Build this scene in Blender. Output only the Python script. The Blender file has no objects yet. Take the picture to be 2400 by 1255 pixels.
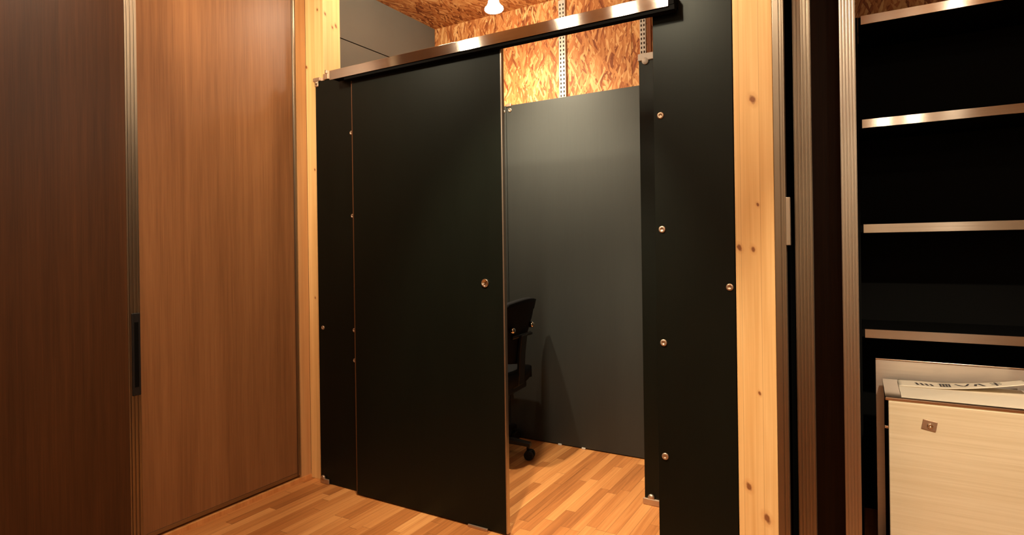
import bpy, bmesh, math, random
from mathutils import Vector, Matrix
random.seed(7)
S = bpy.context.scene
COL = S.collection
PI = math.pi

# ------------------------------------------------------------ camera
cd = bpy.data.cameras.new('camera'); cam = bpy.data.objects.new('camera', cd); COL.objects.link(cam)
TH = math.atan2(820, 1394)
fw = Vector((-math.sin(TH), math.cos(TH), 0)); rt = Vector((math.cos(TH), math.sin(TH), 0)); up = Vector((0, 0, 1))
q = 0.014
cx = (rt*math.cos(q) - up*math.sin(q)); cy = (up*math.cos(q) + rt*math.sin(q)); cz = -fw
M = Matrix((cx, cy, cz)).transposed().to_4x4(); M.translation = Vector((0, 0, 1.2))
cam.matrix_world = M
cd.sensor_width = 36; cd.lens = 1394/2400*36; cd.shift_y = -47.5/2400; cd.clip_start = 0.05
S.camera = cam

# ------------------------------------------------------------ world and exposure
w = bpy.data.worlds.new('world'); S.world = w; w.use_nodes = True
w.node_tree.nodes['Background'].inputs[0].default_value = (1.0, 0.7, 0.4, 1)
w.node_tree.nodes['Background'].inputs[1].default_value = 0.02
S.view_settings.view_transform = 'Standard'; S.view_settings.look = 'None'
S.view_settings.gamma = 1; S.view_settings.use_curve_mapping = False
S.view_settings.exposure = 0.0

CEIL = 2.71
WARM = (1.0, 0.83, 0.60)
# lamps: (position of the rim, aimed at, watts, cone degrees, blend)
LAMPS = [
    ((-1.707, 2.746, 2.49), (-1.74, 3.20, 1.45), 16, 128, 0.8, 'glowing white halogen spotlight hanging above the metal rail'),
]
ROOM_LAMPS = [
    ((-2.10, 1.06, 2.45), (-2.30, 2.20, 2.00), 17, 88, 1.0),
    ((-1.33, 1.30, 2.45), (-2.05, 1.75, 0.0), 25, 112, 1.0),
    ((-0.99, 1.32, 2.32), (-1.25, 2.70, 0.0), 56, 62, 0.7),
    ((-0.79, 1.30, 2.45), (-0.25, 2.10, 1.95), 8, 64, 1.0),
    ((0.53, 0.75, 2.45), (0.30, 2.35, 0.65), 70, 46, 0.7),
    ((-1.30, -1.60, 2.45), (-1.2, -3.2, 1.2), 36, 120, 1.0),  # added behind the camera to brighten the front wall that the metals reflect
    ((0.20, -1.60, 2.45), (0.3, -3.2, 1.2), 22, 120, 1.0),  # added behind the camera, placed for streaks on the shelf edges
    ((0.42, -1.00, 2.45), (0.9, -3.2, 1.2), 18, 120, 1.0),  # also added, set where its bulb streaks the metal shelf edges
]
BOOTH_LAMP = ((-1.95, 2.38, 2.59), (-1.6, 2.9, 0.2), 60, 100, 0.8)

# ------------------------------------------------------------ material helpers
def s2l(c):
    return tuple((v/255/12.92 if v/255 <= .04045 else ((v/255+.055)/1.055)**2.4) for v in c) + (1,)
class NT:
    def __init__(self, name):
        self.m = bpy.data.materials.new(name); self.m.use_nodes = True
        self.t = self.m.node_tree; self.b = self.t.nodes['Principled BSDF']
    def n(self, typ, **kw):
        o = self.t.nodes.new(typ)
        for k, v in kw.items(): setattr(o, k, v)
        return o
    def l(self, a, b): self.t.links.new(a, b)
    def coord(self):
        return self.n('ShaderNodeTexCoord').outputs['Object']
    def map(self, vec, scale=(1, 1, 1), rot=(0, 0, 0), loc=(0, 0, 0)):
        m = self.n('ShaderNodeMapping'); m.inputs['Scale'].default_value = scale
        m.inputs['Rotation'].default_value = rot; m.inputs['Location'].default_value = loc
        self.l(vec, m.inputs['Vector']); return m.outputs[0]
    def noise(self, vec, scale=1, detail=3, rough=.5, dist=0):
        m = self.n('ShaderNodeTexNoise'); m.inputs['Scale'].default_value = scale
        m.inputs['Detail'].default_value = detail; m.inputs['Roughness'].default_value = rough
        m.inputs['Distortion'].default_value = dist
        self.l(vec, m.inputs['Vector']); return m.outputs['Fac']
    def ramp(self, f, stops):
        r = self.n('ShaderNodeValToRGB'); e = r.color_ramp.elements
        e[0].position, e[0].color = stops[0]; e[1].position, e[1].color = stops[-1]
        for p, c in stops[1:-1]:
            x = e.new(p); x.color = c
        self.l(f, r.inputs[0]); return r.outputs[0]
    def math(self, op, a, b=None, c=None):
        m = self.n('ShaderNodeMath', operation=op)
        for i, v in enumerate((a, b, c)):
            if v is None: continue
            if isinstance(v, (int, float)): m.inputs[i].default_value = v
            else: self.l(v, m.inputs[i])
        return m.outputs[0]
    def mix(self, f, a, b, mode='MIX'):
        m = self.n('ShaderNodeMix', data_type='RGBA', blend_type=mode)
        for i, v in ((0, f), (6, a), (7, b)):
            if isinstance(v, (int, float)): m.inputs[i].default_value = v
            elif isinstance(v, tuple): m.inputs[i].default_value = v
            else: self.l(v, m.inputs[i])
        return m.outputs[2]
    def bump(self, h, strength=.3, dist=.001):
        b = self.n('ShaderNodeBump'); b.inputs['Strength'].default_value = strength
        b.inputs['Distance'].default_value = dist
        self.l(h, b.inputs['Height']); self.l(b.outputs[0], self.b.inputs['Normal'])
    def set(self, **kw):
        for k, v in kw.items():
            k = k.replace('_', ' ')
            if isinstance(v, (int, float, tuple)): self.b.inputs[k].default_value = v
            else: self.l(v, self.b.inputs[k])
        return self.m

def laminate(name, dark, light, rough=.42, spec=.4):
    t = NT(name); c = t.coord()
    broad = t.noise(t.map(c, (7, 7, .35)), 1, 2, .5)
    mid = t.noise(t.map(c, (55, 55, 1.4)), 1, 3, .6)
    fine = t.noise(t.map(c, (260, 260, 5)), 1, 2, .5)
    f = t.math('ADD', t.math('ADD', t.math('MULTIPLY', broad, .45), t.math('MULTIPLY', mid, .38)), t.math('MULTIPLY', fine, .3))
    col = t.ramp(f, [(.38, s2l(dark)), (.74, s2l(light))])
    t.bump(fine, .15, .0005)
    return t.set(Base_Color=col, Roughness=rough, Specular_IOR_Level=spec)

def pine(name, base, dark, knots=(), seams=(), rough=.5):
    # knots: (a, z, size) with a = x+y in object space; seams: a positions of the glue lines
    t = NT(name); c = t.coord()
    sep = t.n('ShaderNodeSeparateXYZ'); t.l(c, sep.inputs[0])
    a = t.math('ADD', sep.outputs[0], sep.outputs[1]); z = sep.outputs[2]
    g1 = t.noise(t.map(c, (38, 38, .9)), 1, 3, .55, .4)
    g2 = t.noise(t.map(c, (150, 150, 2.2)), 1, 2, .5)
    blotch = t.noise(t.map(c, (14, 14, 2.0)), 1, 2, .5)
    f = t.math('ADD', t.math('MULTIPLY', g1, .5), t.math('ADD', t.math('MULTIPLY', g2, .2), t.math('MULTIPLY', blotch, .3)))
    col = t.ramp(f, [(.34, s2l(dark)), (.62, s2l(base))])
    for s in seams:
        d = t.math('ABSOLUTE', t.math('SUBTRACT', a, s))
        k = t.math('MULTIPLY', t.math('LESS_THAN', d, .0009), .35)
        col = t.mix(k, col, s2l((150, 95, 45)))
    wob = t.math('MULTIPLY', t.math('SUBTRACT', t.noise(c, 70, 2), .5), .8)
    for (ka, kz, ks) in knots:
        dx = t.math('DIVIDE', t.math('SUBTRACT', a, ka), ks*.8)
        dz = t.math('DIVIDE', t.math('SUBTRACT', z, kz), ks*1.1)
        dz2 = t.math('ADD', dz, t.math('MULTIPLY', dx, .35))
        r = t.math('ADD', t.math('SQRT', t.math('ADD', t.math('MULTIPLY', dx, dx), t.math('MULTIPLY', dz2, dz2))), wob)
        halo = t.n('ShaderNodeMapRange'); t.l(r, halo.inputs[0])
        halo.inputs[1].default_value = 2.2; halo.inputs[2].default_value = .9; halo.inputs[3].default_value = 0; halo.inputs[4].default_value = .35
        col = t.mix(halo.outputs[0], col, s2l((190, 120, 60)))
        core = t.n('ShaderNodeMapRange'); t.l(r, core.inputs[0])
        core.inputs[1].default_value = 1.1; core.inputs[2].default_value = .6; core.inputs[3].default_value = 0; core.inputs[4].default_value = .85
        col = t.mix(core.outputs[0], col, s2l((120, 62, 28)))
    return t.set(Base_Color=col, Roughness=rough, Specular_IOR_Level=.35)

def osb(name, plane='xz', tint=1.0):
    t = NT(name); c = t.coord()
    sep = t.n('ShaderNodeSeparateXYZ'); t.l(c, sep.inputs[0])
    cmb = t.n('ShaderNodeCombineXYZ'); t.l(sep.outputs[0], cmb.inputs[0])
    t.l(sep.outputs[2] if plane == 'xz' else sep.outputs[1], cmb.inputs[1])
    uv = cmb.outputs[0]
    best = None; tone = None
    for i, ang in enumerate((-8, 14, -28, 30, 55, -18, 4, 22)):
        v = t.map(uv, (1, 1, 1), (0, 0, math.radians(ang)), (i*3.7, i*1.9, 0))
        v = t.map(v, (80, 13, 1))
        wn = t.n('ShaderNodeTexVoronoi', voronoi_dimensions='2D', feature='F1'); wn.inputs['Scale'].default_value = 1
        t.l(v, wn.inputs['Vector'])
        sc = t.n('ShaderNodeSeparateColor'); t.l(wn.outputs['Color'], sc.inputs[0])
        pr = t.math('MULTIPLY', sc.outputs[0], .75 if abs(ang) > 50 else 1.0)
        tn = t.math('ADD', sc.outputs[1], t.math('MULTIPLY', wn.outputs['Distance'], -.18))
        if best is None: best, tone = pr, tn
        else:
            g = t.math('GREATER_THAN', pr, best)
            mx = t.n('ShaderNodeMix', data_type='FLOAT'); t.l(g, mx.inputs[0]); t.l(tone, mx.inputs[2]); t.l(tn, mx.inputs[3])
            tone = mx.outputs[0]; best = t.math('MAXIMUM', pr, best)
    gr = t.noise(t.map(uv, (220, 40, 1)), 1, 3, .6)
    f = t.math('ADD', t.math('MULTIPLY', tone, .8), t.math('MULTIPLY', gr, .22))
    col = t.ramp(f, [(.06, s2l((128, 66, 30))), (.28, s2l((180, 108, 56))), (.60, s2l((208, 144, 84))), (.95, s2l((238, 192, 130)))])
    t.bump(f, .35, .0015)
    return t.set(Base_Color=col, Roughness=.6, Specular_IOR_Level=.3)

def metal(name, col=(.72, .66, .58), rough=.28, aniso=.75, brush=(2, 2, 420), rot=0.0):
    t = NT(name); c = t.coord()
    n = t.noise(t.map(c, brush), 1, 3, .6)
    r = t.n('ShaderNodeMapRange'); t.l(n, r.inputs[0]); r.inputs[3].default_value = rough*.8; r.inputs[4].default_value = rough*1.2
    tg = t.n('ShaderNodeTangent', direction_type='UV_MAP'); tg.uv_map = 'uv'
    t.l(tg.outputs[0], t.b.inputs['Tangent'])
    base = t.mix(n, tuple(v*.88 for v in col)+(1,), tuple(min(1, v*1.08) for v in col)+(1,))
    return t.set(Base_Color=base, Metallic=1.0, Roughness=r.outputs[0], Anisotropic=aniso, Anisotropic_Rotation=rot)

def simple(name, col, rough=.5, metallic=0.0, spec=.5, var=.08, scale=30):
    t = NT(name); c = t.coord(); n = t.noise(c, scale, 3)
    L = s2l(col)
    base = t.mix(n, tuple(v*(1-var) for v in L[:3])+(1,), tuple(min(1, v*(1+var)) for v in L[:3])+(1,))
    return t.set(Base_Color=base, Roughness=rough, Metallic=metallic, Specular_IOR_Level=spec)

def black_lam(name, a, b, rough=.42, spec=.5):
    t = NT(name); c = t.coord()
    n = t.noise(t.map(c, (160, 160, 6)), 1, 3, .6); n2 = t.noise(t.map(c, (9, 9, 2)), 1, 2)
    f = t.math('ADD', t.math('MULTIPLY', n, .6), t.math('MULTIPLY', n2, .4))
    col = t.ramp(f, [(.35, s2l(a)), (.65, s2l(b))])
    t.bump(n, .12, .0004)
    return t.set(Base_Color=col, Roughness=rough, Specular_IOR_Level=spec, Specular_Tint=(.95, 1.0, .93, 1))

def parquet(name):
    t = NT(name); c = t.coord()
    sep = t.n('ShaderNodeSeparateXYZ'); t.l(c, sep.inputs[0]); X, Y = sep.outputs[0], sep.outputs[1]
    W = .047
    u = t.math('DIVIDE', X, W); row = t.math('FLOOR', u); fu = t.math('FRACT', u)
    wn = t.n('ShaderNodeTexWhiteNoise', noise_dimensions='1D'); t.l(row, wn.inputs['W'])
    ln = t.math('ADD', .42, t.math('MULTIPLY', wn.outputs['Value'], .3))
    v = t.math('ADD', t.math('DIVIDE', Y, ln), t.math('MULTIPLY', wn.outputs['Value'], 17.3))
    col_i = t.math('FLOOR', v); fv = t.math('FRACT', v)
    cmb = t.n('ShaderNodeCombineXYZ'); t.l(row, cmb.inputs[0]); t.l(col_i, cmb.inputs[1])
    w2 = t.n('ShaderNodeTexWhiteNoise', noise_dimensions='2D'); t.l(cmb.outputs[0], w2.inputs['Vector'])
    tone = w2.outputs['Value']
    off = t.n('ShaderNodeCombineXYZ'); t.l(t.math('MULTIPLY', tone, 9.0), off.inputs[2])
    va = t.n('ShaderNodeVectorMath', operation='ADD'); t.l(t.map(c, (70, 2.2, 1)), va.inputs[0]); t.l(off.outputs[0], va.inputs[1])
    g = t.noise(va.outputs[0], 1, 4, .6, .3)
    f = t.math('ADD', t.math('MULTIPLY', tone, .46), t.math('MULTIPLY', g, .66))
    col = t.ramp(f, [(.10, s2l((124, 72, 34))), (.45, s2l((178, 114, 60))), (.75, s2l((204, 142, 82))), (1.0, s2l((226, 170, 106)))])
    e1 = t.math('MINIMUM', fu, t.math('SUBTRACT', 1, fu)); e2 = t.math('MULTIPLY', t.math('MINIMUM', fv, t.math('SUBTRACT', 1, fv)), 7)
    e = t.math('LESS_THAN', t.math('MINIMUM', e1, e2), .016)
    col = t.mix(t.math('MULTIPLY', e, .55), col, s2l((70, 36, 14)))
    t.bump(t.math('SUBTRACT', 1, e), .25, .001)
    return t.set(Base_Color=col, Roughness=.42, Specular_IOR_Level=.4)

def glow(name, col, power):
    t = NT(name)
    return t.set(Base_Color=(1, .95, .85, 1), Emission_Color=col+(1,), Emission_Strength=power, Roughness=.3)

MAT = dict(
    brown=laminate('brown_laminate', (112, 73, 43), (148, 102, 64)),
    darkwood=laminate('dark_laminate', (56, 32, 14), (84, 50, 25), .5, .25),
    black=black_lam('black_laminate', (7, 10, 6), (11, 14, 9), .40, .20),
    grey=black_lam('grey_black_laminate', (10, 12, 11), (19, 21, 19), .58, .85),
    blackdeep=simple('black_board', (7, 7, 6), .7, 0, .08),
    floor=parquet('oak_parquet'),
    osb=osb('strand_board', 'xz'), osbc=osb('strand_board_ceiling', 'xy'),
    osby=osb('strand_board_side', 'xz'),
    rail=metal('brushed_steel', (.50, .45, .39), .15, .92, (2, 2, 420), .25),
    steelv=metal('brushed_steel_plate', (.70, .62, .54), .36, .5, (2, 2, 420), .25),
    alu=metal('fluted_aluminium', (.34, .28, .21), .40, .6, (420, 420, 2), 0.0),
    alul=metal('pale_aluminium', (.52, .46, .38), .38, .5, (420, 420, 2), 0.0),
    chrome=simple('chrome', (225, 215, 200), .12, 1.0, .5, .02),
    polish=simple('polished_steel', (118, 111, 103), .10, 1.0, .5, .02),
    zinc=simple('zinc', (190, 165, 140), .42, .85, .5),
    white=simple('white_paint', (196, 188, 174), .45, 0, .5, .03),
    board=simple('pale_board', (104, 99, 90), .8, 0, .2, .06, 6),
    plaster=simple('plaster', (200, 185, 165), .9, 0, .2, .06, 5),
    cream=None,
    paper=simple('paper', (238, 226, 204), .7, 0, .2, .02),
    ink=simple('ink', (28, 24, 34), .6, 0, .2),
    plastic=simple('black_plastic', (20, 20, 21), .45, 0, .4),
    mesh=simple('black_mesh_fabric', (12, 12, 13), .8, 0, .2, .2, 300),
    rubber=simple('black_rubber', (14, 14, 14), .6, 0, .3),
    socket=simple('lamp_socket', (225, 215, 200), .35, 0, .5, .02),
    bulb=glow('halogen_glow', (1.0, .86, .64), 110),
    hole=simple('slot_hole', (40, 26, 16), .9, 0, .1),
    batten=laminate('brown_batten', (110, 62, 32), (150, 92, 52), .6, .2),
)
def cream_mat():
    t = NT('cream_woodgrain'); c = t.coord()
    n = t.noise(t.map(c, (3, 3, 170)), 1, 3, .6); n2 = t.noise(t.map(c, (1.2, 1.2, 16)), 1, 2)
    f = t.math('ADD', t.math('MULTIPLY', n, .6), t.math('MULTIPLY', n2, .4))
    return t.set(Base_Color=t.ramp(f, [(.3, s2l((214, 196, 160))), (.7, s2l((234, 220, 190)))]), Roughness=.5, Specular_IOR_Level=.3)
MAT['cream'] = cream_mat()

# ------------------------------------------------------------ mesh helpers
class MB:
    def __init__(self): self.bm = bmesh.new(); self.mats = []
    def mi(self, m):
        if m not in self.mats: self.mats.append(m)
        return self.mats.index(m)
    def _fin(self, geom_faces, m):
        i = self.mi(m)
        for f in geom_faces: f.material_index = i
    def box(self, a, b, m, bev=0.0, seg=2):
        lo = Vector([min(a[i], b[i]) for i in range(3)]); hi = Vector([max(a[i], b[i]) for i in range(3)])
        before = set(self.bm.faces)
        r = bmesh.ops.create_cube(self.bm, size=1)
        for v in r['verts']:
            v.co = Vector([(lo[i]+hi[i])/2 + v.co[i]*(hi[i]-lo[i]) for i in range(3)])
        if bev > 0:
            es = list({e for v in r['verts'] for e in v.link_edges})
            bmesh.ops.bevel(self.bm, geom=es, offset=bev, segments=seg, affect='EDGES', profile=.5)
        self._fin([f for f in self.bm.faces if f not in before], m); return self
    def obox(self, center, size, rotm, m, bev=0.0):
        before = set(self.bm.faces)
        r = bmesh.ops.create_cube(self.bm, size=1); vs = r['verts']
        for v in vs: v.co = Vector([v.co[i]*size[i] for i in range(3)])
        if bev > 0:
            es = list({e for v in vs for e in v.link_edges})
            rr = bmesh.ops.bevel(self.bm, geom=es, offset=bev, segments=2, affect='EDGES', profile=.5)
        fs = [f for f in self.bm.faces if f not in before]
        for v in {v for f in fs for v in f.verts}: v.co = rotm @ v.co + Vector(center)
        self._fin(fs, m); return self
    def tube(self, p0, p1, r0, r1, m, n=20, bev=0):
        p0, p1 = Vector(p0), Vector(p1); d = p1-p0
        before = set(self.bm.faces)
        bmesh.ops.create_cone(self.bm, cap_ends=True, segments=n, radius1=r0, radius2=r1, depth=d.length,
                              matrix=Matrix.Translation((p0+p1)/2) @ d.to_track_quat('Z', 'Y').to_matrix().to_4x4())
        self._fin([f for f in self.bm.faces if f not in before], m)
        for f in self.bm.faces:
            if f not in before and len(f.verts) == 4: f.smooth = True
        return self
    def lathe(self, base, axis, prof, m, n=28):
        # prof: (r, h) along the axis
        base = Vector(base); Q = Vector(axis).to_track_quat('Z', 'Y').to_matrix()
        rings = []
        for r, h in prof:
            if r < 1e-5: rings.append([self.bm.verts.new(base + Q @ Vector((0, 0, h)))])
            else: rings.append([self.bm.verts.new(base + Q @ Vector((r*math.cos(2*PI*k/n), r*math.sin(2*PI*k/n), h))) for k in range(n)])
        fs = []
        for A, B in zip(rings, rings[1:]):
            for k in range(n):
                k2 = (k+1) % n
                if len(A) == 1 and len(B) == 1: continue
                if len(A) == 1: vs = (A[0], B[k2], B[k])
                elif len(B) == 1: vs = (A[k], A[k2], B[0])
                else: vs = (A[k], A[k2], B[k2], B[k])
                f = self.bm.faces.new(vs); f.smooth = True; fs.append(f)
        self._fin(fs, m); return self
    def sheet(self, fn, nu, nv, thick, m, smooth=True):
        # fn(u, v) -> point; closed slab of the given thickness along the local normal
        P = [[Vector(fn(i/nu, j/nv)) for j in range(nv+1)] for i in range(nu+1)]
        def nor(i, j):
            a = P[min(i+1, nu)][j]-P[max(i-1, 0)][j]; b = P[i][min(j+1, nv)]-P[i][max(j-1, 0)]
            return a.cross(b).normalized()
        T = [[self.bm.verts.new(P[i][j]+nor(i, j)*thick/2) for j in range(nv+1)] for i in range(nu+1)]
        B = [[self.bm.verts.new(P[i][j]-nor(i, j)*thick/2) for j in range(nv+1)] for i in range(nu+1)]
        fs = []
        for i in range(nu):
            for j in range(nv):
                fs.append(self.bm.faces.new((T[i][j], T[i+1][j], T[i+1][j+1], T[i][j+1])))
                fs.append(self.bm.faces.new((B[i][j], B[i][j+1], B[i+1][j+1], B[i+1][j])))
        for i in range(nu):
            fs.append(self.bm.faces.new((T[i][0], B[i][0], B[i+1][0], T[i+1][0])))
            fs.append(self.bm.faces.new((T[i][nv], T[i+1][nv], B[i+1][nv], B[i][nv])))
        for j in range(nv):
            fs.append(self.bm.faces.new((T[0][j], T[0][j+1], B[0][j+1], B[0][j])))
            fs.append(self.bm.faces.new((T[nu][j], B[nu][j], B[nu][j+1], T[nu][j+1])))
        for f in fs: f.smooth = smooth
        self._fin(fs, m); return self
    def build(self, name, parent=None, base=(0, 0, 0), local=False):
        bm = self.bm
        off = Vector(base)
        if parent is not None and not local:
            p = parent
            while p is not None: off = off + Vector(p.location); p = p.parent
            off = off - Vector(base)
        if off.length > 0 and not local:
            for v in bm.verts: v.co -= off
        bmesh.ops.recalc_face_normals(bm, faces=bm.faces)
        uv = bm.loops.layers.uv.new('uv')
        for f in bm.faces:
            n = f.normal; ax = max(range(3), key=lambda i: abs(n[i]))
            for l in f.loops:
                c = l.vert.co
                l[uv].uv = ((c.y, c.z) if ax == 0 else (c.x, c.z) if ax == 1 else (c.x, c.y))
        me = bpy.data.meshes.new(name); bm.to_mesh(me); bm.free()
        for m in self.mats: me.materials.append(MAT[m] if isinstance(m, str) else m)
        o = bpy.data.objects.new(name, me); COL.objects.link(o)
        if parent is not None: o.parent = parent
        else: o.location = Vector(base)
        return o

def thing(name, loc, label, cat, group=None, rotz=0):
    o = bpy.data.objects.new(name, None); COL.objects.link(o); o.location = loc; o.rotation_euler = (0, 0, rotz)
    o.empty_display_size = .05
    o['label'] = label; o['category'] = cat
    if group: o['group'] = group
    return o
def tag(o, label, cat, group=None):
    o['label'] = label; o['category'] = cat
    if group: o['group'] = group
    return o
def struct(o): o['kind'] = 'structure'; return o

# ------------------------------------------------------------ the room
XL = -2.519        # left wall face
struct(MB().box((-2.61, -3.2, -.05), (2.2, 3.4, 0), 'floor').build('floor'))
struct(MB().box((-2.61, -3.2, CEIL), (2.2, 3.4, CEIL+.05), 'osbc').build('ceiling'))
# back wall of strand board sheets with open joints
b = MB().box((-2.61, 3.285, 0), (2.2, 3.40, CEIL), 'hole')
xs = [-2.61, -2.027, -1.117, -.207, .703, 1.613, 2.2]
for a, c in zip(xs, xs[1:]): b.box((a+.0015, 3.275, 0), (c-.0015, 3.30, CEIL), 'osb')
struct(b.build('wall_back'))
# left wall of the booth: pale boards with a level joint
b = MB().box((XL-.08, 2.29, 0), (XL-.02, 3.275, CEIL), 'hole')
b.box((XL-.03, 2.29, 0), (XL, 3.272, 2.391), 'board').box((XL-.03, 2.29, 2.397), (XL, 3.272, CEIL), 'board')
struct(b.build('wall_left'))
struct(MB().box((2.1, -3.2, 0), (2.2, 3.4, CEIL), 'plaster').build('wall_right'))
struct(MB().box((-2.61, -3.3, 0), (2.2, -3.2, CEIL), 'plaster').build('wall_front'))

# sill strip and jamb beside the left partition door
struct(MB().box((XL-.04, 1.25, 0), (XL+.004, 2.160, .020), pine('sill_wood', (222, 158, 96), (190, 124, 66))).build('trim_1'))
struct(MB().box((XL-.09, 2.098, .0205), (XL, 2.160, CEIL), pine('jamb_wood', (206, 160, 108), (184, 134, 84))).build('trim_2'))

# ------------------------------------------------------------ left wood partition panels
def stile_bm(mat, p0, p1, z0, z1, axis, flutes=3, proud=.004):
    # fluted upright: body plus raised ribs; axis 'y' = face towards +X, runs along Y; 'x' = face towards -Y
    m = MB()
    if axis == 'y':
        m.box((p0[0], p0[1], z0), (p1[0], p1[1], z1), mat)
        w = (p1[1]-p0[1])/flutes
        for k in range(flutes):
            m.box((p1[0]-.001, p0[1]+w*(k+.15), z0), (p1[0]+proud, p0[1]+w*(k+.85), z1), mat, .0015, 2)
    else:
        m.box((p0[0], p0[1], z0), (p1[0], p1[1], z1), mat)
        w = (p1[0]-p0[0])/flutes
        for k in range(flutes):
            m.box((p0[0]+w*(k+.12), p0[1]-proud, z0), (p0[0]+w*(k+.88), p0[1]+.001, z1), mat, .0015, 2)
    return m
t = thing('partition_door', (XL-.02, 1.69, .032), 'tall mid-brown wood partition door on the left beside the pale timber post', 'partition door')
MB().box((XL-.045, 1.312, .05), (XL-.008, 2.078, CEIL-.002), 'brown').build('door_panel', t)
stile_bm('alu', (XL-.045, 1.270), (XL-.004, 1.311), .036, CEIL-.002, 'y').build('stile', t)
stile_bm('alu', (XL-.045, 2.079), (XL-.004, 2.0945), .036, CEIL-.002, 'y', 1).build('stile', t)
MB().box((XL-.045, 1.312, .032), (XL-.006, 2.078, .0495), 'alu').build('bottom_rail', t)
h = MB().box((XL-.0005, 1.274, .625), (XL+.006, 1.307, .957), 'plastic', .003)
h.box((XL+.006, 1.283, .66), (XL+.0075, 1.298, .92), 'blackdeep').build('pull_handle', t)['label'] = 'black recessed pull on the aluminium stile'

t = thing('partition_panel', (XL-.02, .60, 0), 'dark brown wood partition panel at the far left edge', 'partition panel')
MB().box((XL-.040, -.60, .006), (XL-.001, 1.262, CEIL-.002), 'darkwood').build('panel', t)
MB().box((XL-.040, 1.2625, .006), (XL+.001, 1.2690, CEIL-.002), 'alu', .002).build('stile', t)
struct(MB().box((XL-.09, -3.2, 0), (XL-.045, 2.095, CEIL), 'plaster').build('wall_left_room'))

# ------------------------------------------------------------ posts
L1 = (-2.453, 2.215, 0)
knotsL = [(-2.425+.0+2.16, 2.45, .007), (-2.512+2.16, 2.165, .008), (-2.386+2.177, 2.425, .008), (-2.386+2.25, 2.385, .009), (-2.386+2.225, 2.37, .008), (-2.46+2.16, 1.62, .006), (-2.47+2.16, .95, .006)]
off = L1[0]+L1[1]
t = tag(MB().box((-2.5185, 2.1605, 0), (-2.386, 2.278, CEIL-.001), 
      pine('pine_left', (240, 202, 140), (216, 168, 104), [(a-off, z, s) for a, z, s in knotsL], [-2.386+2.217-off, -2.452+2.16-off]), .002).build('timber_post', base=L1),
      'pale pine post between the brown wood door and the black partition, up to the ceiling', 'post')
R1 = (-.309, 2.185, 0); off = R1[0]+R1[1]
knotsR = [(-.31, 1.684, .013), (-.358, 1.188, .010), (-.314, 1.182, .009), (-.298, 1.331, .006), (-.338, .381, .012), (-.282, .285, .014), (-.30, .70, .006)]
tag(MB().box((-.3705, 2.1285, 0), (-.2475, 2.245, CEIL-.001),
      pine('pine_right', (240, 200, 138), (216, 166, 102), [(a+2.1285-off, z, s) for a, z, s in knotsR], [-.352+2.1285-off, -.29+2.1285-off]), .002).build('timber_post', base=R1),
      'wide pale pine post right of the bolted black panel', 'post')

# ------------------------------------------------------------ black booth partition
def bolt(x, y, z, parent, r=.011):
    b = MB().lathe((x, y, z), (0, -1, 0), [(0, -.001), (r, -.001), (r, .0025), (r*.85, .0045), (r*.42, .0052), (r*.36, .0028), (0, .0028)], 'zinc', 20)
    return b.build('bolt', parent)
PT = 2.068
t = thing('black_panel', (-1.85, 2.149, 0), 'tall narrow black panel standing left of the black sliding door', 'panel')
MB().box((-2.424, 2.1405, .004), (-1.335, 2.1595, PT), 'black', .001).build('board', t)
for x, z in ((-2.172, 1.778), (-2.171, 1.366), (-2.170, .800), (-2.170, .650), (-2.392, .80)): bolt(x, 2.1405, z, t, .0105)
m = MB().box((-2.437, 2.134, 2.068), (-2.385, 2.1600, 2.088), 'zinc', .003).box((-2.424, 2.134, 2.040), (-2.398, 2.1402, 2.070), 'zinc', .004)
m.lathe((-2.411, 2.134, 2.060), (0, -1, 0), [(0, 0), (.009, 0), (.008, .004), (0, .005)], 'zinc'); m.build('bracket', t)
m = MB().box((-2.362, 2.134, 2.0685), (-2.325, 2.160, 2.098), 'zinc', .003).box((-2.352, 2.136, 2.0985), (-2.338, 2.156, 2.118), 'zinc', .003)
m.build('bracket', t)
m = MB().box((-2.418, 2.130, .0), (-2.358, 2.1402, .026), 'zinc', .004)
m.lathe((-2.398, 2.132, .030), (0, -1, 0), [(0, -.004), (.013, -.004), (.012, .004), (0, .005)], 'zinc'); m.build('bracket', t)

t = thing('black_panel', (-.505, 2.13, 0), 'wide black panel with round bolts between the door opening and the right timber post', 'panel')
MB().box((-.647, 2.1295, .004), (-.3735, 2.1475, PT+.01), 'black', .001).build('board', t)
for x, z in ((-.6215, .436), (-.6215, .847), (-.6215, 1.257), (-.6215, 1.669), (-.391, 1.053)): bolt(x, 2.1295, z, t, .0125)

t = thing('black_panel', (-.75, 2.70, 0), 'black panel edge set back inside the booth, behind the wide bolted panel', 'panel')
MB().box((-.884, 2.690, .012), (-.585, 2.708, 2.055), 'black', .001).build('board', t)
m = MB().box((-.886, 2.680, 2.0555), (-.800, 2.712, 2.088), 'white', .003).lathe((-.852, 2.686, 2.052), (0, -1, 0), [(0, -.003), (.016, -.003), (.015, .006), (0, .008)], 'white')
m.build('bracket', t)['label'] = 'white bracket on the top corner'
m = MB().box((-.890, 2.676, 0), (-.795, 2.6895, .030), 'zinc', .004).lathe((-.852, 2.684, .034), (0, -1, 0), [(0, -.004), (.016, -.004), (.015, .005), (0, .006)], 'zinc')
m.build('bracket', t)
t = tag(MB().box((-.600, 2.150, .004), (-.582, 2.689, 2.06), 'black').build('side_panel', base=(-.59, 2.42, 0)), 'black side panel inside the booth hidden behind the wide bolted panel', 'panel')

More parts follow.
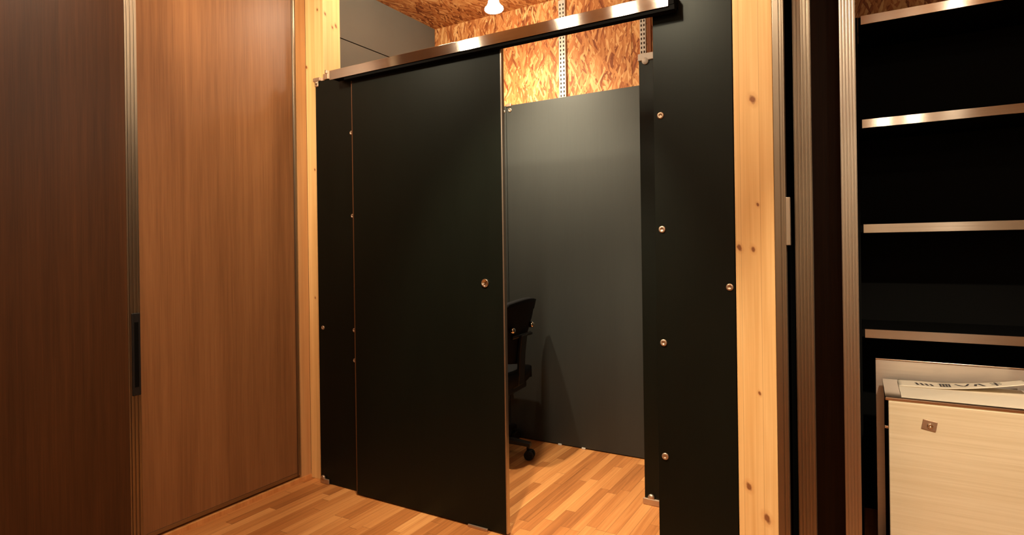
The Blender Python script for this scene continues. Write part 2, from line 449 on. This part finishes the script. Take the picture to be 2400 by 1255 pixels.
# far panels of the booth, their level top edge under the strand board
for x0, x1, lab in ((-2.515, -1.934, 'left end of the low grey-black panels at the booth back wall, behind the sliding door'),
                    (-1.931, -.50, 'large grey-black panel at the back wall of the booth, below the strand board')):
    t = thing('back_panel', ((x0+x1)/2, 3.246, 0), lab, 'panel')
    MB().box((x0, 3.237, .006), (x1, 3.255, 2.097), 'grey', .001).build('board', t)
    if x0 < -2: bolt(-1.952, 3.237, 2.062, t, .012)
    else:
        bolt(-1.905, 3.237, 2.066, t, .013)
        MB().box((-1.929, 3.230, 2.088), (-1.895, 3.256, 2.108), 'zinc', .003).build('bracket', t)
        for x in (-1.585, -1.43): MB().box((x-.012, 3.229, .0), (x+.012, 3.2365, .010), 'white', .002).build('floor_clip', t)

# ------------------------------------------------------------ sliding door and its rail
t = thing('sliding_door', (-1.72, 2.127, .006), 'large black sliding door leaf with a round chrome finger pull', 'door')
MB().box((-2.1325, 2.1085, .008), (-1.2865, 2.1265, 2.0385), 'black', .001).build('door_leaf', t)
MB().box((-1.286, 2.1075, .008), (-1.2795, 2.1275, 2.0385), 'alul', .001).build('edge_trim', t)['label'] = 'bright metal edge strip'
MB().box((-2.1385, 2.1075, .008), (-2.1330, 2.1275, 2.0385), 'darkwood', .001).build('edge_trim', t)
m = MB().lathe((-1.374, 2.1085, 1.050), (0, -1, 0), [(0, 0), (.0165, 0), (.018, .002), (.0172, .005), (.0145, .0055), (.0125, .0018), (0, .0010)], 'chrome', 32)
m.build('finger_pull', t)['label'] = 'round chrome finger pull'
# floor guide below the leaf
tag(MB().box((-1.475, 2.098, 0), (-1.375, 2.1065, .012), 'zinc', .002).build('floor_guide', base=(-1.42, 2.10, 0)), 'small metal floor guide at the foot of the black sliding door', 'door guide')

t = thing('door_rail', (-1.41, 2.09, 2.03), 'long brushed metal rail over the black sliding door', 'rail')
MB().box((-2.243, 2.068, 2.034), (-.572, 2.071, 2.0795), 'rail', .0006, 1).build('metal_face', t)['label'] = 'brushed metal face with bright lamp streaks'
MB().box((-2.241, 2.0712, 2.040), (-.553, 2.1285, 2.078), 'blackdeep').build('black_beam', t)
MB().box((-2.150, 2.0735, 2.022), (-.552, 2.1055, 2.0398), 'blackdeep').build('track', t)

# ------------------------------------------------------------ inside the booth, on the back wall
def standard(x0, x1, label):
    t = thing('slotted_standard', ((x0+x1)/2, 3.266, 1.9), label, 'shelf standard', 'white slotted standards on the strand board wall')
    m = MB().box((x0, 3.2575, 1.9), (x1, 3.2745, CEIL-.02), 'white', .001)
    w = x1-x0; z = 1.93
    while z < CEIL-.05:
        for fx in (.27, .73): m.box((x0+w*fx-.0035, 3.2568, z), (x0+w*fx+.0035, 3.2580, z+.013), 'hole')
        z += .025
    m.build('rail', t)
standard(-1.568, -1.524, 'white slotted shelf standard in the middle of the strand board above the grey panel')
standard(-1.063, -1.029, 'white slotted shelf standard at the right end of the strand board, by the white bracket')
tag(MB().box((-1.020, 3.2570, 1.9), (-1.000, 3.2745, CEIL-.01), 'batten').build('wooden_batten', base=(-1.01, 3.266, 1.9)), 'dark brown batten just right of the right-hand slotted standard', 'batten')

# ------------------------------------------------------------ right hand uprights
t = thing('aluminium_upright', (-.231, 2.14, 0), 'brown aluminium upright against the right side of the wide pine post', 'upright')
m = MB().box((-.2470, 2.131, 0), (-.214, 2.165, CEIL-.001), 'alu').box((-.2465, 2.127, 0), (-.228, 2.132, CEIL-.001), 'alu', .001).box((-.226, 2.129, 0), (-.219, 2.132, CEIL-.001), 'alu', .0008)
m.build('profile', t)
MB().box((-.2138, 2.1315, 1.194), (-.2005, 2.150, 1.351), 'alul', .001).build('strike_plate', t)['label'] = 'lighter strike plate'
t = thing('aluminium_upright', (-.166, 2.20, 0), 'wide brown aluminium upright left of the dark wood strip', 'upright')
stile_bm('alu', (-.1925, 2.2), (-.1395, 2.235), 0, CEIL-.001, 'x', 5, .002).build('profile', t)
t = thing('aluminium_upright', (-.032, 2.20, 0), 'pale fluted aluminium upright right of the dark wood strip, beside the black shelves', 'upright')
stile_bm('alul', (-.0555, 2.2), (-.0105, 2.235), 0, CEIL-.001, 'x', 5, .002).build('profile', t)
tag(MB().box((-.20, 2.55, .004), (-.058, 2.575, CEIL-.002), 'darkwood').build('wood_strip', base=(-.13, 2.56, 0)), 'very dark brown wood strip between two aluminium uprights', 'wood strip')
tag(MB().box((-.0565, 2.2355, .004), (-.0255, 3.272, CEIL-.002), 'blackdeep').build('partition_fin', base=(-.04, 2.7, 0)), 'thin black partition edge between the pale upright and the black shelf unit, run back as an added light shield', 'partition')  # depth added to keep lamp light off the wood strip
tag(MB().box((-.258, 2.2460, .004), (-.232, 3.272, CEIL-.002), 'blackdeep').build('partition_fin', base=(-.245, 2.7, 0)), 'black partition in the dark gap right of the wide pine post', 'partition')

# ------------------------------------------------------------ shelf unit
t = thing('shelf_unit', (.60, 2.92, 0), 'tall black shelf unit with metal-edged shelves at the right', 'shelf unit')
MB().box((-.020, 3.120, 0), (1.26, 3.138, 2.10), 'blackdeep').build('back_board', t)
MB().box((-.021, 2.757, 0), (-.004, 3.119, 2.10), 'blackdeep').build('side_board', t)
MB().box((1.243, 2.757, 0), (1.26, 3.119, 2.10), 'blackdeep').build('side_board', t)
for z in (.8375, 1.2545, 1.6715, 2.084):
    s = MB().box((-.003, 2.7565, z-.014), (1.242, 3.119, z+.014), 'blackdeep').build('shelf', t)
    MB().box((.006, 2.7495, z-.0175), (1.240, 2.7560, z+.0175), 'rail', .0008, 1).build('metal_edge', s)['label'] = 'brushed metal front edge'

# ------------------------------------------------------------ steel plate behind the cabinet
t = thing('steel_plate', (.35, 2.72, 0), 'upright brushed steel plate behind the cream cabinet, under the shelves', 'metal plate')
MB().box((.040, 2.716, 0), (1.0, 2.732, .742), 'steelv', .001).build('plate', t)
MB().box((.040, 2.713, .7425), (1.0, 2.735, .748), 'chrome', .001).build('top_edge', t)

# ------------------------------------------------------------ cream cabinet
t = thing('drawer_cabinet', (.35, 2.52, 0), 'cream wood-grain cabinet with chrome top edge and square lock at lower right', 'cabinet')
MB().box((.066, 2.372, .03), (.64, 2.675, .664), 'blackdeep', .002).build('body', t)
MB().box((.070, 2.350, .03), (.64, 2.3715, .668), 'cream', .0025).build('front', t)
m = MB().box((.060, 2.352, .6685), (.645, 2.368, .6800), 'chrome', .003, 3)
m.box((.060, 2.3682, .6685), (.645, 2.678, .6778), 'polish', .002); m.build('top', t)['label'] = 'steel top with a rounded chrome front edge'
MB().box((.0585, 2.352, .575), (.0695, 2.368, .583), 'chrome', .001).build('side_clip', t)
lp = MB().obox((.182, 2.3482, .602), (.040, .0035, .032), Matrix.Rotation(math.radians(10), 3, 'Y'), 'zinc', .0012)
lk = lp.build('lock_plate', t); lk['label'] = 'square dull metal lock plate'
MB().lathe((.184, 2.3462, .601), (0, -1, 0), [(0, 0), (.0085, 0), (.0085, .003), (.0065, .0045), (.002, .0045), (.0018, .003), (0, .003)], 'chrome', 24).build('lock_cylinder', lk)
MB().box((.08, 2.37, 0), (.63, 2.66, .0298), 'plastic').build('plinth', t)

# papers on the cabinet
def flat(u, v): return (.098+u*.36, 2.385+v*.285, .6792)
o = MB().sheet(lambda u, v: (.108+u*.36, 2.374+v*.280, .6802), 8, 6, .0022, 'paper', False).build('paper_sheet', base=(.28, 2.51, .679))
tag(o, 'flat cream paper booklet lying on the cream cabinet, under the curled printed sheet', 'paper')
def curl(u, v):
    x = .109+u*.36
    return (x, 2.545+v*.115+.012*u, .6835+.034*max(0, (u-.28))**1.6*1.9 - .010*v*max(0, u-.2) - .0007*(u < .1))
t = thing('printed_sheet', (.28, 2.60, .682), 'curled white paper sheet with dark printed characters on top of the booklet', 'paper')
MB().sheet(curl, 24, 6, .0010, 'paper').build('sheet', t)
m = MB()
def stroke(u0, v0, u1, v1, wd=.006):
    # a flat printed stroke laid on the curled sheet, in sheet coordinates
    d = Vector(((u1-u0)*.36, (v1-v0)*.115)); n = Vector((-d.y, d.x)).normalized()*wd/2
    vs = []
    for (u, v, s) in ((u0, v0, -1), (u1, v1, -1), (u1, v1, 1), (u0, v0, 1)):
        p = curl(u+s*n.x/.36, v+s*n.y/.115); vs.append(m.bm.verts.new((p[0], p[1], p[2]+.0012)))
    f = m.bm.faces.new(vs); f.material_index = m.mi('ink')
for k in range(4):                                   # four slanting bars
    u = .150+k*.040; stroke(u, .62-.02*k, u+.018, .30, .0075)
for v in (.30, .46, .62): stroke(.345, v, .43, v, .006)      # dense character
for u in (.352, .378, .402, .426): stroke(u, .26, u, .68, .005)
stroke(.335, .70, .44, .74, .005)
for a in ((.475, .70, .515, .42), (.515, .42, .535, .36), (.535, .34, .56, .44), (.56, .44, .585, .74)): stroke(*a, .007)
for a in ((.640, .66, .625, .36), (.660, .72, .69, .34), (.69, .34, .70, .30)): stroke(*a, .008)
for a in ((.75, .7, .83, .7), (.79, .8, .79, .25), (.75, .45, .83, .45)): stroke(*a, .006)
m.build('printed_characters', t)['label'] = 'dark printed characters'

# ------------------------------------------------------------ office chair in the booth
CH = thing('office_chair', (-1.937, 2.895, 0), 'black swivel office chair half hidden behind the sliding door', 'chair', rotz=math.radians(6))
def backfn(u, v):
    # u across (-1..1), v up
    z = .545+v*.365; wdt = .135+.075*min(1, v*1.5)
    a = (u-.5)*2
    x = .230+.050*v+.02*v*v - .035*a*a
    zz = z - (.020*a*a if v > .8 else 0) + (.02*a*a if v < .15 else 0)
    return (x, a*wdt, zz)
bk = MB().sheet(backfn, 16, 14, .028, 'mesh').build('backrest', CH, local=True)
m = MB().tube((.262, -.11, .70), (.285, .11, .70), .010, .010, 'plastic'); m.build('lumbar_bar', CH, local=True)
for y in (-.135, .135):
    MB().lathe((.278, y, .745), (1, 0, 0), [(0, -.01), (.017, -.01), (.017, .008), (.010, .016), (0, .016)], 'chrome', 20).build('lumbar_knob', CH, local=True)['label'] = 'shiny lumbar knob'
def seatfn(u, v):
    a, b_ = (u-.5)*2, (v-.5)*2
    r = max(abs(a), abs(b_)); k = 1-.12*abs(a*b_)**1.5
    return (.005+a*.265*k, b_*.245*k, .462-.018*r**4 + .012*(-a)**2)
MB().sheet(seatfn, 16, 16, .070, 'mesh').build('seat', CH, local=True)
m = MB().box((-.17, -.16, .372), (.235, .16, .425), 'plastic', .012); m.build('seat_pan', CH, local=True)
m = MB()
pts = [(.12, .400), (.21, .395), (.262, .43), (.268, .52), (.272, .60), (.285, .70)]
for (x0, z0), (x1, z1) in zip(pts, pts[1:]): m.obox(((x0+x1)/2, 0, (z0+z1)/2), (math.hypot(x1-x0, z1-z0)+.012, .075, .020), Matrix.Rotation(-math.atan2(z1-z0, x1-x0), 3, 'Y'), 'plastic', .005)
m.build('back_bracket', CH, local=True)
for s in (-1, 1):
    m = MB().tube((.04, s*.235, .41), (.04, s*.270, .44), .016, .016, 'plastic').tube((.04, s*.270, .44), (.03, s*.275, .63), .015, .013, 'plastic')
    m.box((-.10, s*.275-.035, .628), (.13, s*.275+.035, .652), 'plastic', .009, 3); m.build('armrest', CH, local=True)
m = MB().tube((0, 0, .10), (0, 0, .27), .028, .028, 'plastic').tube((0, 0, .27), (0, 0, .40), .014, .014, 'chrome'); m.build('gas_column', CH, local=True)
m = MB().lathe((0, 0, .075), (0, 0, 1), [(0, 0), (.045, 0), (.048, .02), (.038, .055), (.028, .06), (0, .06)], 'plastic'); m.build('hub', CH, local=True)
for k in range(5):
    a = math.radians(72*k+2); d = Vector((math.cos(a), math.sin(a), 0)); nrm = Vector((-d.y, d.x, 0))
    m = MB(); n = 8; R0, R1 = .03, .315; prev = None; fs = []
    for i in range(n+1):
        f = i/n; c = d*(R0+(R1-R0)*f); w2 = .024-.008*f; top = .118-.022*f*f; bot = .085-.012*f*f+.0*f
        ring = [m.bm.verts.new(c+nrm*sx*w2*sw+Vector((0, 0, zz))) for sx, sw, zz in ((-1, 1, bot), (1, 1, bot), (1, 1, top-.008), (1, .6, top), (-1, .6, top), (-1, 1, top-.008))]
        if prev:
            for j in range(6): fs.append(m.bm.faces.new((prev[j], prev[(j+1) % 6], ring[(j+1) % 6], ring[j])))
        else: fs.append(m.bm.faces.new(ring))
        prev = ring
    fs.append(m.bm.faces.new(prev)); m._fin(fs, 'plastic')
    leg = m.build('base_leg', CH, local=True)
    c = d*.300
    m = MB().tube(c+Vector((0, 0, .05)), c+Vector((0, 0, .085)), .009, .009, 'plastic')
    off = d*.008
    for s in (-1, 1):
        m.tube(c+off+nrm*s*.006+Vector((0, 0, .0275)), c+off+nrm*s*.026+Vector((0, 0, .0275)), .0275, .0255, 'rubber', 24)
    m.tube(c+off-nrm*.008+Vector((0, 0, .0275)), c+off+nrm*.008+Vector((0, 0, .0275)), .010, .010, 'plastic')
    m.obox(c+off+Vector((0, 0, .046)), (.030, .020, .016), Matrix.Rotation(a, 3, 'Z'), 'plastic', .004)
    m.build('caster', leg, local=True)

# ------------------------------------------------------------ lamps
def spotlight(rim, aim, watts, cone, blend, label, group, lean=0.0):
    rim = Vector(rim); aim = Vector(aim)
    t = thing('halogen_spotlight', (rim.x, rim.y, CEIL), label, 'lamp', group)
    ax = Vector((lean, 0, 1)).normalized()
    MB().lathe(rim, ax, [(0, .003), (.042, .002), (.048, 0), (.051, .004), (.050, .012), (.040, .022), (.031, .038), (.026, .060), (.023, .080), (.022, .098), (0, .098)], 'bulb', 32).build('reflector_bulb', t)['label'] = 'glowing white reflector bulb'
    top = rim+ax*.0985
    MB().tube(top, top+ax*.04, .022, .024, 'socket').tube(top+ax*.04, (top.x, top.y, CEIL-.012), .006, .006, 'socket').build('socket', t)
    MB().tube((top.x, top.y, CEIL-.014), (top.x, top.y, CEIL), .035, .035, 'socket').build('ceiling_rose', t)
    ld = bpy.data.lights.new('spot_beam', 'SPOT'); ld.energy = watts*PI; ld.color = WARM
    ld.spot_size = math.radians(cone); ld.spot_blend = blend; ld.shadow_soft_size = .022
    lo = bpy.data.objects.new('spot_beam', ld); COL.objects.link(lo)
    p = rim - Vector((0, 0, .026)); lo.parent = t; lo.location = p-Vector(t.location)
    lo.rotation_euler = (aim-p).to_track_quat('-Z', 'Y').to_euler()
    return t
for (r, a, wt, cn, bl, lb) in LAMPS: spotlight(r, a, wt, cn, bl, lb, None, -.07)
spotlight(*BOOTH_LAMP, 'halogen spotlight hidden behind the rail at the left of the booth', None)
labs = ['ceiling spotlight aimed at the left pine post', 'ceiling spotlight over the floor before the sliding door', 'ceiling spotlight shining through the booth opening', 'ceiling spotlight aimed at the right pine post', 'ceiling spotlight over the cream cabinet', 'added spotlight brightening the front wall for reflections, farthest from the shelves', 'added spotlight over the front wall for shelf edge streaks, in the middle', 'added spotlight over the front wall for shelf edge streaks, the one nearest the shelves']
for (r, a, wt, cn, bl), lb in zip(ROOM_LAMPS, labs): spotlight(r, a, wt, cn, bl, lb, 'ceiling spotlights in front of the partition')
